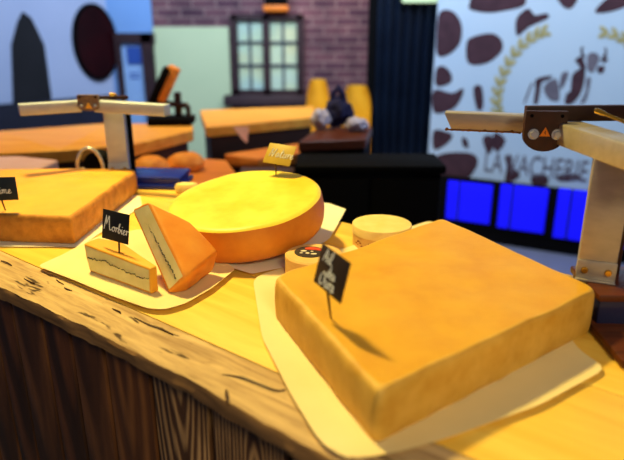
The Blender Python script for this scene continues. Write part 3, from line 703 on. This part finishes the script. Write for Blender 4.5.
# the oval: a framed dark disc leaning off the wall
oc = onL(94.5, 42.5); ou = onL(116, 44) - oc; rx = ou.length; rz = (onL(94.5, 3.5) - oc).length
ov = thing('oval_mirror', 'large dark red oval mirror hanging on the pale left wall', 'mirror', tuple(oc), (0, 0, math.atan2(ld.y, ld.x)))
def oval(a, b, d0, d1):
    bm = bmesh.new(); n = 64; L = []
    for (s, d) in ((1, d0), (1, d1*0.7), (0.97, d1)): L.append([bm.verts.new((a*s*math.cos(2*math.pi*k/n), -d, b*s*math.sin(2*math.pi*k/n))) for k in range(n)])
    for A, B in zip(L, L[1:]):
        for k in range(n): bm.faces.new((A[k], A[(k+1) % n], B[(k+1) % n], B[k]))
    bm.faces.new(L[0][::-1]); bm.faces.new(L[-1]); return bm
obj('mirror_frame', oval(rx, rz, -0.002, 0.05), M['black'], ov); obj('mirror_glass', oval(rx*0.9, rz*0.93, 0.049, 0.055), M['oval_dark'], ov)
# dark dado along both walls on the left
bm = bmesh.new(); hz = onL(60, 99).z; dm = (P0+P1)/2 + ln*0.02; add_box(bm, (dm.x, dm.y, hz/2), ((P1-P0).length, 0.04, hz), Matrix.Rotation(math.atan2(ld.y, ld.x), 3, 'Z')); 
struct('baseboard_left', bm, mottled('dark_blue_dado', rgb(22, 24, 40), rgb(30, 32, 54), 3, 0.6, 0))

# the wall on the right with the cow mural
CA = R(-27); cu = Vector((math.cos(CA), math.sin(CA), 0)); cn = Vector((math.sin(CA), -math.cos(CA), 0))
CP = Vector((1.07, 4.04, 0)) - cn*0.06
def onC(x, y, d=0.0): return on(x, y, CP + cn*d, cn)
cs0 = (onC(433, 80) - CP).dot(cu); cs1 = cs0 + 4.0
bm = bmesh.new(); mm = CP + cu*(cs0+cs1)/2 - cn*0.1; add_box(bm, (mm.x, mm.y, 1.4), (cs1-cs0, 0.2, 2.8), Matrix.Rotation(CA, 3, 'Z'))
cw = struct('wall_right', bm, M['mural'])
def blob(pts, jit=0.0, d=0.001): 
    Q = smooth_closed(pts); return flat_poly([onC(x, y, d) for x, y in Q], 0.002, cn)
def smooth_closed(P):
    out = []; n = len(P)
    for i in range(n):
        p0, p1, p2, p3 = [Vector(P[(i+k) % n]) for k in (-1, 0, 1, 2)]
        for j in range(3):
            t = j/3; out.append(0.5*((2*p1) + (p2-p0)*t + (2*p0-5*p1+4*p2-p3)*t*t + (3*p1-p0-3*p2+p3)*t**3))
    return out
s1 = lambda L: [(420 + x/3.005, y/3.005) for x, y in L]
s2 = lambda L: [(480 + x/4.18, y/4.18) for x, y in L]
s3 = lambda L: [(430 + x/3.17, 80 + y/3.17) for x, y in L]
s4 = lambda L: [(460 + x/4.8, 125 + y/4.8) for x, y in L]
for L in (s1([(60, 35), (100, 35), (125, 75), (120, 130), (85, 165), (52, 165), (50, 100)]), s1([(140, 130), (160, 110), (215, 100), (245, 120), (245, 155), (200, 190), (145, 190)]),
          s1([(150, 8), (170, -30), (300, -30), (315, 15), (250, 33), (200, 38), (150, 28)]), s1([(290, 55), (325, 25), (345, 45), (380, 40), (385, 55), (330, 80), (292, 108)]),
          s1([(412, -10), (440, -30), (475, -10), (455, 25), (430, 20)]), s1([(525, 35), (555, 0), (600, -25), (640, 0), (613, 22), (560, 38)]),
          s1([(50, 205), (75, 200), (95, 225), (90, 250), (48, 258)]), s1([(42, 270), (95, 280), (130, 265), (122, 300), (95, 330), (42, 338)]), s1([(160, 265), (185, 260), (190, 320), (172, 330)]),
          s3([(18, 245), (60, 230), (130, 232), (152, 255), (140, 290), (110, 315), (40, 318), (20, 290)]), s3([(12, 160), (55, 165), (72, 178), (50, 205), (12, 220)]), s3([(205, 165), (240, 190), (215, 228), (198, 205)]),
          s4([(110, 60), (150, 50), (160, 100), (140, 140), (120, 110)]), s4([(215, 150), (250, 150), (255, 200), (290, 240), (250, 270), (215, 265), (225, 200)]), s4([(345, 245), (415, 240), (420, 285), (350, 285)]), s4([(10, 60), (35, 70), (40, 110), (15, 100)]), s4([(470, 240), (560, 235), (575, 262), (480, 270)]),
          [(640, 8), (670, 10), (690, 40), (650, 50)], [(660, 90), (700, 80), (710, 130), (670, 140)]):
    obj('mural_patch', blob(L), M['cow_dark'], cw)
cow_d = [[(235, 330), (300, 315), (285, 332), (258, 345), (250, 390), (240, 432), (224, 432), (232, 370)], [(385, 315), (410, 292), (438, 285), (436, 340), (418, 395), (385, 432), (355, 432), (362, 390), (378, 380)], [(398, 250), (425, 236), (442, 280), (432, 302), (412, 270)], [(420, 202), (434, 196), (428, 215), (442, 238), (426, 238)], [(510, 236), (524, 220), (520, 198), (530, 205), (528, 240)], [(490, 282), (520, 275), (516, 300), (497, 306)], [(503, 246), (536, 246), (520, 262)]]
cow_g = [[(275, 350), (320, 330), (332, 415), (292, 415), (268, 380)], [(340, 310), (370, 302), (355, 350), (335, 372)], [(445, 332), (463, 325), (455, 380), (438, 428), (420, 430), (442, 380)], [(450, 230), (480, 220), (500, 240), (490, 270), (472, 302), (450, 290)], [(213, 350), (222, 345), (205, 390), (188, 432), (184, 425), (198, 385)]]
for L in cow_d: obj('cow_drawing', blob(s2(L), d=0.003), M['cow_dark'], cw)
for L in cow_g: obj('cow_drawing', blob(s2(L), d=0.003), M['cow_grey'], cw)
def leafpts(c, ang, a, b): 
    return [(c[0] + a*math.cos(t)*math.cos(ang) - b*math.sin(t)*math.sin(ang), c[1] + a*math.cos(t)*math.sin(ang) + b*math.sin(t)*math.cos(ang)) for t in [2*math.pi*k/8 for k in range(8)]]
def laurel(stem, mirror=False):
    bm = bmesh.new(); S = smooth_pts(stem, 4)
    for i in range(0, len(S)-1):
        d = (S[min(i+1, len(S)-1)] - S[i-1 if i else 0]); a = math.atan2(d.y, d.x)
        for sgn in (-1, 1):
            if (i % 2 == 0): 
                la = a + sgn*0.55; c = (S[i].x + 5.2*math.cos(la) + 0*sgn, S[i].y + 5.2*math.sin(la)); merge(bm, blob(leafpts(c, la, 5.6, 2.3), d=0.003))
    for i in range(len(S)-1): merge(bm, blob([(S[i].x-.5, S[i].y), (S[i].x+.5, S[i].y), (S[i+1].x+.5, S[i+1].y), (S[i+1].x-.5, S[i+1].y)], d=0.003))
    obj('wheat_ear', bm, M['wheat'], cw)
laurel([(501, 122), (497, 106), (499, 86), (507, 66), (519, 48), (534, 36), (546, 31)])
laurel([(648, 122), (655, 106), (652, 86), (646, 66), (634, 48), (618, 36), (600, 32)])
# lettering under the cow
fc = bpy.data.curves.new('mural_lettering', 'FONT'); fc.body = 'LA VACHERIE'; fc.extrude = 0.001; fc.align_x = 'LEFT'; fc.offset = 0.006
pa = onC(483, 171, 0.004); pb = onC(586, 176, 0.004); 
fo = bpy.data.objects.new('mural_lettering', fc); COL.objects.link(fo); fc.materials.append(M['cow_grey']); fo.parent = cw
bpy.context.view_layer.update()
fc.size = 1.0; wid = fo.dimensions.x or 5.0
sz = (pb-pa).length/wid; fc.size = sz; fc.offset = 0.0; zh = onC(483, 151).z - onC(483, 171).z
fo.location = pa; fo.rotation_euler = (R(90), 0, CA); fo.scale = (1, zh/(sz*0.7), 1)
# blue-lit cooler set in below the mural
ct0 = onC(440, 178, 0.06); zt = onC(510, 184, 0.06).z
ck = thing('display_cooler', 'black low cooler with blue-lit glass doors below the cow mural', 'cooler', (CP.x + cu.x*(cs0+1.45) + cn.x*0.03, CP.y + cu.y*(cs0+1.45) + cn.y*0.03, 0), (0, 0, CA))
Ik = inv(ck); cxm = 1.45
bm = box((0, 0.0, zt/2), (2.9, 0.06, zt), 0.003); add_box(bm, (0, -0.02, 0.03), (2.9, 0.05, 0.06)); obj('cabinet', bm, M['black_plinth'], ck)
for x0, x1, yt0, yt1, yb0, yb1 in ((447, 491, 180, 185, 219, 224), (499, 546, 185, 187, 226, 235), (556, 606, 188, 193, 236, 246), (615, 668, 193, 198, 246, 256)):
    q = [Ik @ onC(x, y, 0.062) for x, y in ((x0, yt0), (x1, yt1), (x1, yb1), (x0, yb0))]
    zt_ = (q[0].z+q[1].z)/2; zb_ = (q[2].z+q[3].z)/2; xa = (q[0].x+q[3].x)/2; xb = (q[1].x+q[2].x)/2
    d_ = obj('glass_door', box(((xa+xb)/2, -0.033, (zt_+zb_)/2), (xb-xa, 0.008, zt_-zb_), 0.002), M['blue_glow'], ck)
    bm = bmesh.new(); add_box(bm, (xa + (xb-xa)*0.27, -0.038, (zt_+zb_)/2), (0.014, 0.006, zt_-zb_), None, 0.002); obj('door_bar', bm, M['navy_side'], d_)
# ribbed dark metal door panel between brick and mural
YD = 4.45
xa = atY(372, 100, YD).x; xb = atY(437, 100, YD).x
bm = bmesh.new(); nr = 56; prev = None
for i in range(nr + 1):
    x = xa + (xb-xa)*i/nr; ph = (i % 8); y = YD - (0.045 if ph in (2, 3, 4) else 0.02 if ph in (1, 5) else 0.0)
    c = [bm.verts.new((x, y, 0.0)), bm.verts.new((x, y, 2.6)), bm.verts.new((x, YD + 0.04, 2.6)), bm.verts.new((x, YD + 0.04, 0))]
    if prev:
        for k in range(4): bm.faces.new((prev[k], prev[(k+1) % 4], c[(k+1) % 4], c[k]))
    else: bm.faces.new(c)
    prev = c
bm.faces.new(prev[::-1])
d2 = struct('door_2', bm, M['ribbed'], smooth=False)
bm = bmesh.new(); add_box(bm, (xa - 0.015, YD, 1.3), (0.05, 0.1, 2.6)); add_box(bm, (xb + 0.01, YD, 1.3), (0.04, 0.1, 2.6)); obj('door_frame', bm, M['black'], d2)
lt = atY(422, 2, YD - 0.1)
tl = thing('strip_light', 'pale green strip light at the top of the dark ribbed door', 'light', (lt.x, lt.y, lt.z))
obj('tube', box((0, 0, 0.02), (0.27, 0.05, 0.05), 0.01), M['tube_glow'], tl); obj('housing', box((0, 0.02, 0.055), (0.3, 0.08, 0.02), 0.004), M['black'], tl)

# ------------------------------------------------------------------ counters and tables of the room behind
def slab(name, label, px, z, th, mat, base_mat_, inset=0.06, cat='counter', grp=None, legs=False):
    P = [at(x, y, z) for x, y in px]; c = sum(P, Vector())/len(P)
    rt = thing(name, label, cat, (c.x, c.y, 0), group=grp)
    bm = flat_poly([Vector((p.x-c.x, p.y-c.y, Z0 + z - th)) for p in P], th, Vector((0, 0, 1))); bmesh.ops.bevel(bm, geom=[e for e in bm.edges], offset=0.004, segments=1, affect='EDGES'); obj('worktop' if not legs else 'tabletop', bm, mat, rt)
    if not legs:
        k = 1 - inset; bm = flat_poly([Vector(((p.x-c.x)*k, (p.y-c.y)*k, 0.0)) for p in P], Z0 + z - th, Vector((0, 0, 1))); obj('front_panel', bm, base_mat_, rt)
    else:
        for p in P:
            q = (p-c)*0.88; obj('leg', box((q.x, q.y, (Z0+z-th)/2), (0.05, 0.05, Z0 + z - th), 0.004), base_mat_, rt)
    return rt
slab('bar_counter', 'long yellow-lit wooden counter running behind the left cheese melter', [(-60, 156), (60, 150), (134, 144), (193, 130), (193, 124), (108, 123), (0, 131), (-70, 136)], 0.0, 0.05, M['bench_wood'], M['dark_brown'])
slab('bar_counter', 'yellow wooden counter under the window', [(206, 127), (262, 122), (314, 117), (314, 106), (200, 110)], 0.0, 0.05, M['bench_wood'], M['dark_brown'])
slab('side_table', 'pink-topped table behind the golden square cheese', [(-60, 172), (40, 168), (58, 160), (20, 156), (-60, 158)], 0.0, 0.04, M['pale_pink'], M['mach_wood'], cat='table')
slab('side_table', 'pointed light wooden table before the dark crates', [(224, 154), (258, 159), (300, 153), (300, 143)], -0.10, 0.05, M['bench_orange'], M['violet_brown'], cat='table')
slab('low_table', 'low orange-brown table behind the round cheese wheel', [(140, 188), (200, 190), (240, 178), (226, 160), (196, 158), (140, 172)], -0.12, 0.05, M['bench_orange'], M['dark_brown'], cat='table')
for (x, y, z, a, b, lb) in ((186, 170, -0.12, 0.08, 0.07, 'orange crusted loaf on the low table, nearer the round wheel'), (152, 175, -0.12, 0.075, 0.07, 'orange crusted loaf on the low table, beside the left melter post')):
    p = at(x, y, z); tag(obj('bread_loaf', pillow([Vector((a*math.cos(t), b*math.sin(t))) for t in [2*math.pi*k/40 for k in range(40)]], [(0.02, 0), (0.004, 0.012), (0, 0.03), (0.012, 0.055), (0.035, 0.07)], 6, 0.006, 12, x), M['loaf'], None, (p.x, p.y, Z0 + z)), lb, 'bread', 'loaves in the room behind')
bk = thing('low_cabinet', 'black low cabinet before the dark ribbed door', 'cabinet', (0.215, 2.25, 0))
obj('cabinet_body', box((0, 0, 0.475), (0.52, 0.20, 0.91), 0.004), M['black_plinth'], bk); obj('cabinet_top', box((0, 0, 0.945), (0.55, 0.23, 0.03), 0.006), M['black'], bk)
for sx in (-0.13, 0.13):
    d_ = obj('door', box((sx, -0.108, 0.48), (0.25, 0.016, 0.86), 0.004), M['black_plinth'], bk); obj('handle', cyl(bmesh.new(), (sx*0.2, -0.13, 0.5), (sx*0.2, -0.13, 0.62), 0.006, 10), M['black'], d_)
slab('side_table', 'dark reddish table carrying the navy bag, by the ribbed door', [(298, 142), (366, 139), (372, 127), (318, 127)], 0.0, 0.04, M['mach_wood'], M['black'], cat='table')
# crate between table and black door
cr = thing('crate', 'tall violet-brown slatted crate behind the round wheel', 'crate', (-0.172, 2.20, 0))
obj('crate_body', box((0, 0, 0.46), (0.21, 0.20, 0.92), 0.006), M['violet_brown'], cr)
for z in (0.12, 0.29, 0.46, 0.63, 0.80): obj('slat', box((0, -0.106, z), (0.21, 0.012, 0.14), 0.003), M['violet_brown'], cr)
# small melter on the counter below the mint wall, its orange heater tipped up
p = atY(168, 124, 2.85); mb = thing('cheese_melter', 'small cheese melter with tipped-up orange heater before the mint board', 'cheese melter', (p.x, p.y, Z0), group='cheese melters on the counter')
obj('base', box((0.02, 0, 0.018), (0.2, 0.14, 0.036), 0.006), M['black'], mb); obj('post', box((0.05, 0.02, 0.08), (0.03, 0.03, 0.13), 0.003), M['brown_metal'], mb)
Q = Matrix.Rotation(R(28), 3, 'Y')
bm = bmesh.new(); add_box(bm, (0.012, 0, 0.185), (0.05, 0.07, 0.17), Q, 0.006); ht = obj('heater', bm, M['loaf'], mb)  # heater's glow put into a plain orange colour, shared with the loaves
bm = bmesh.new(); add_box(bm, (-0.02, -0.005, 0.175), (0.035, 0.08, 0.19), Q, 0.006); obj('heater_back', bm, M['black'], mb)
bm = bmesh.new(); cyl(bm, (-0.05, 0, 0.10), (0.10, 0, 0.085), 0.014, 16); cyl(bm, (0.1, 0, 0.0), (0.1, 0, 0.085), 0.012, 16); obj('hinge_arm', bm, M['brown_metal'], mb)
# chairs, bags and cloth at the end of the far counter
def chair(label, x, y, w):
    p = atY(x, y, 4.2); rt = thing('dining_chair', label, 'chair', (p.x, p.y, 0), group='yellow chairs')
    top = p.z; n = 10; bm = bmesh.new(); rows = []
    for j in range(n + 1):
        z = 0.85*top*0.6 + (top - 0.85*top*0.6)*j/n; wj = w*(1 - 0.35*max(0, (j/n - 0.7)/0.3)**2)
        rows.append([(wj*math.cos(math.pi*k/12)*0.5, 0.06*math.sin(math.pi*k/12)) for k in range(13)] + [z])
    V_ = [[bm.verts.new((q[0], q[1], r[-1])) for q in r[:-1]] for r in rows]
    for A, B in zip(V_, V_[1:]):
        for k in range(12): bm.faces.new((A[k], A[k+1], B[k+1], B[k]))
    g = bmesh.ops.extrude_face_region(bm, geom=bm.faces[:]); bmesh.ops.translate(bm, vec=(0, 0.02, 0), verts=[v for v in g['geom'] if isinstance(v, bmesh.types.BMVert)])
    obj('backrest', bm, M['yellow_chair'], rt)
    obj('seat', box((0, -0.17, top*0.42), (w, 0.38, 0.03), 0.01), M['yellow_chair'], rt)
    for sx in (-1, 1):
        for sy in (-0.34, 0.03): obj('leg', cyl(bmesh.new(), (sx*w*0.42, sy, 0), (sx*w*0.40, sy, top*0.52), 0.014, 10), M['black'], rt)
    return rt
chair('yellow chair left of the navy bag at the counter end', 318, 80, 0.16)
chair('yellow chair beside the dark ribbed door, right of the navy bag', 357, 86, 0.2)
def lump(name, label, cat, px, py, Y, s, mat, seed, extra=None):
    p = atY(px, py, Y); bm = bmesh.new(); bmesh.ops.create_icosphere(bm, subdivisions=4, radius=1)
    for v in bm.verts:
        q = v.co.copy(); k = 1 + 0.28*noise.noise(q*1.8 + Vector((seed, 0, 0))) + 0.10*noise.noise(q*5 + Vector((seed, 3, 0)))
        v.co = Vector((q.x*s[0]*k, q.y*s[1]*k, max(-0.9, q.z)*s[2]*k))
    zmin = min(v.co.z for v in bm.verts)
    for v in bm.verts: v.co.z -= zmin
    rt = thing(name, label, cat, (p.x, p.y, Z0 + 0.001)); obj('body', bm, mat, rt); 
    if extra: obj('strap', tube(bmesh.new(), [(-s[0]*0.5, 0, s[2]*1.3), (-s[0]*0.45, 0, s[2]*2.3), (-s[0]*0.1, 0, s[2]*2.75), (s[0]*0.25, 0, s[2]*2.2), (s[0]*0.4, 0, s[2]*1.3)], 0.014, 8), mat, rt)
    return rt
lump('shoulder_bag', 'navy bag with a strap on the dark reddish table before the yellow chairs', 'bag', 339, 128, 2.76, (0.065, 0.05, 0.065), M['navy'], 1.0, True)
lump('cloth_bundle', 'white cloth bundle left of the navy bag on the dark reddish table', 'cloth', 321, 131, 2.70, (0.042, 0.04, 0.042), M['white_cloth'], 5.0)
lump('cloth_bundle', 'pale violet cloth bundle right of the navy bag on the dark reddish table', 'cloth', 357, 134, 2.64, (0.05, 0.04, 0.03), M['white_cloth'], 9.0)
pp = at(236, 124, 0.0); bm = flat_poly([Vector((0, 0, 0)), Vector((0.07, 0.01, 0)), Vector((0.06, 0, -0.075)), Vector((0.035, -0.002, -0.05))], 0.003, Vector((0, -1, 0)))
pl_ = thing('paper_napkin', 'pale pink napkin hanging over the edge of the window counter', 'napkin', (pp.x, pp.y - 0.1, Z0 + 0.002)); obj('napkin', bm, M['pale_pink'], pl_, smooth=False)

# ------------------------------------------------------------------ light
def area(name, loc, target, size, power, col, size_y=None, spread=180):
    l = bpy.data.lights.new(name, 'AREA'); l.energy = power; l.color = col; l.size = size
    if size_y: l.shape = 'RECTANGLE'; l.size_y = size_y
    l.spread = R(spread)
    o = bpy.data.objects.new(name, l); COL.objects.link(o); o.location = loc
    o.rotation_euler = (Vector(target) - Vector(loc)).to_track_quat('-Z', 'Y').to_euler(); return o
def spot(name, loc, target, power, col, angle, blend=0.6, rad=0.08):
    l = bpy.data.lights.new(name, 'SPOT'); l.energy = power; l.color = col; l.spot_size = R(angle); l.spot_blend = blend; l.shadow_soft_size = rad
    o = bpy.data.objects.new(name, l); COL.objects.link(o); o.location = loc
    o.rotation_euler = (Vector(target) - Vector(loc)).to_track_quat('-Z', 'Y').to_euler(); return o
WARM = (1.0, 0.77, 0.22)
spot('counter_spot', (-0.75, 1.75, 2.75), (-0.05, 1.0, Z0), 250, WARM, 75, 0.7, 0.10)
spot('front_fill_spot', (0.5, -0.9, 2.3), (-0.1, 0.6, Z0 - 0.25), 88, (1.0, 0.84, 0.50), 55, 0.8, 0.25)  # added fill from behind the camera, brightens the counter front
spot('back_counter_spot', (-0.9, 2.6, 3.2), (-0.7, 2.9, Z0), 200, (1.0, 0.72, 0.24), 80, 0.7, 0.1)
spot('brick_spot', (0.3, 4.7, 2.5), (0.25, YB, 1.25), 45, (1.0, 0.74, 0.58), 60, 0.8, 0.1)
area('wall_wash', (-0.6, 3.4, 2.75), (-0.9, 6.0, 1.3), 1.6, 75, (0.60, 0.76, 1.0), 0.8)
area('mural_wash', (1.2, 2.2, 2.75), (1.9, 4.2, 1.3), 1.2, 48, (0.74, 0.86, 1.0), 0.6)
w = bpy.data.worlds.new('world'); sc.world = w; w.use_nodes = True
w.node_tree.nodes['Background'].inputs['Color'].default_value = (0.55, 0.6, 0.9, 1); w.node_tree.nodes['Background'].inputs['Strength'].default_value = 0.12

# ------------------------------------------------------------------ camera
cd = bpy.data.cameras.new('camera'); cam = bpy.data.objects.new('camera', cd); COL.objects.link(cam)
cam.location = CAM; cam.rotation_euler = (R(90) - PITCH, 0, 0)
cd.sensor_fit = 'HORIZONTAL'; cd.sensor_width = 36; cd.lens = 36*FPX/624; cd.clip_start = 0.02
cd.dof.use_dof = True; cd.dof.focus_distance = 1.12; cd.dof.aperture_fstop = 2.3
sc.camera = cam
sc.view_settings.view_transform = 'Standard'; sc.view_settings.look = 'None'; sc.view_settings.gamma = 1; sc.view_settings.exposure = 0.0
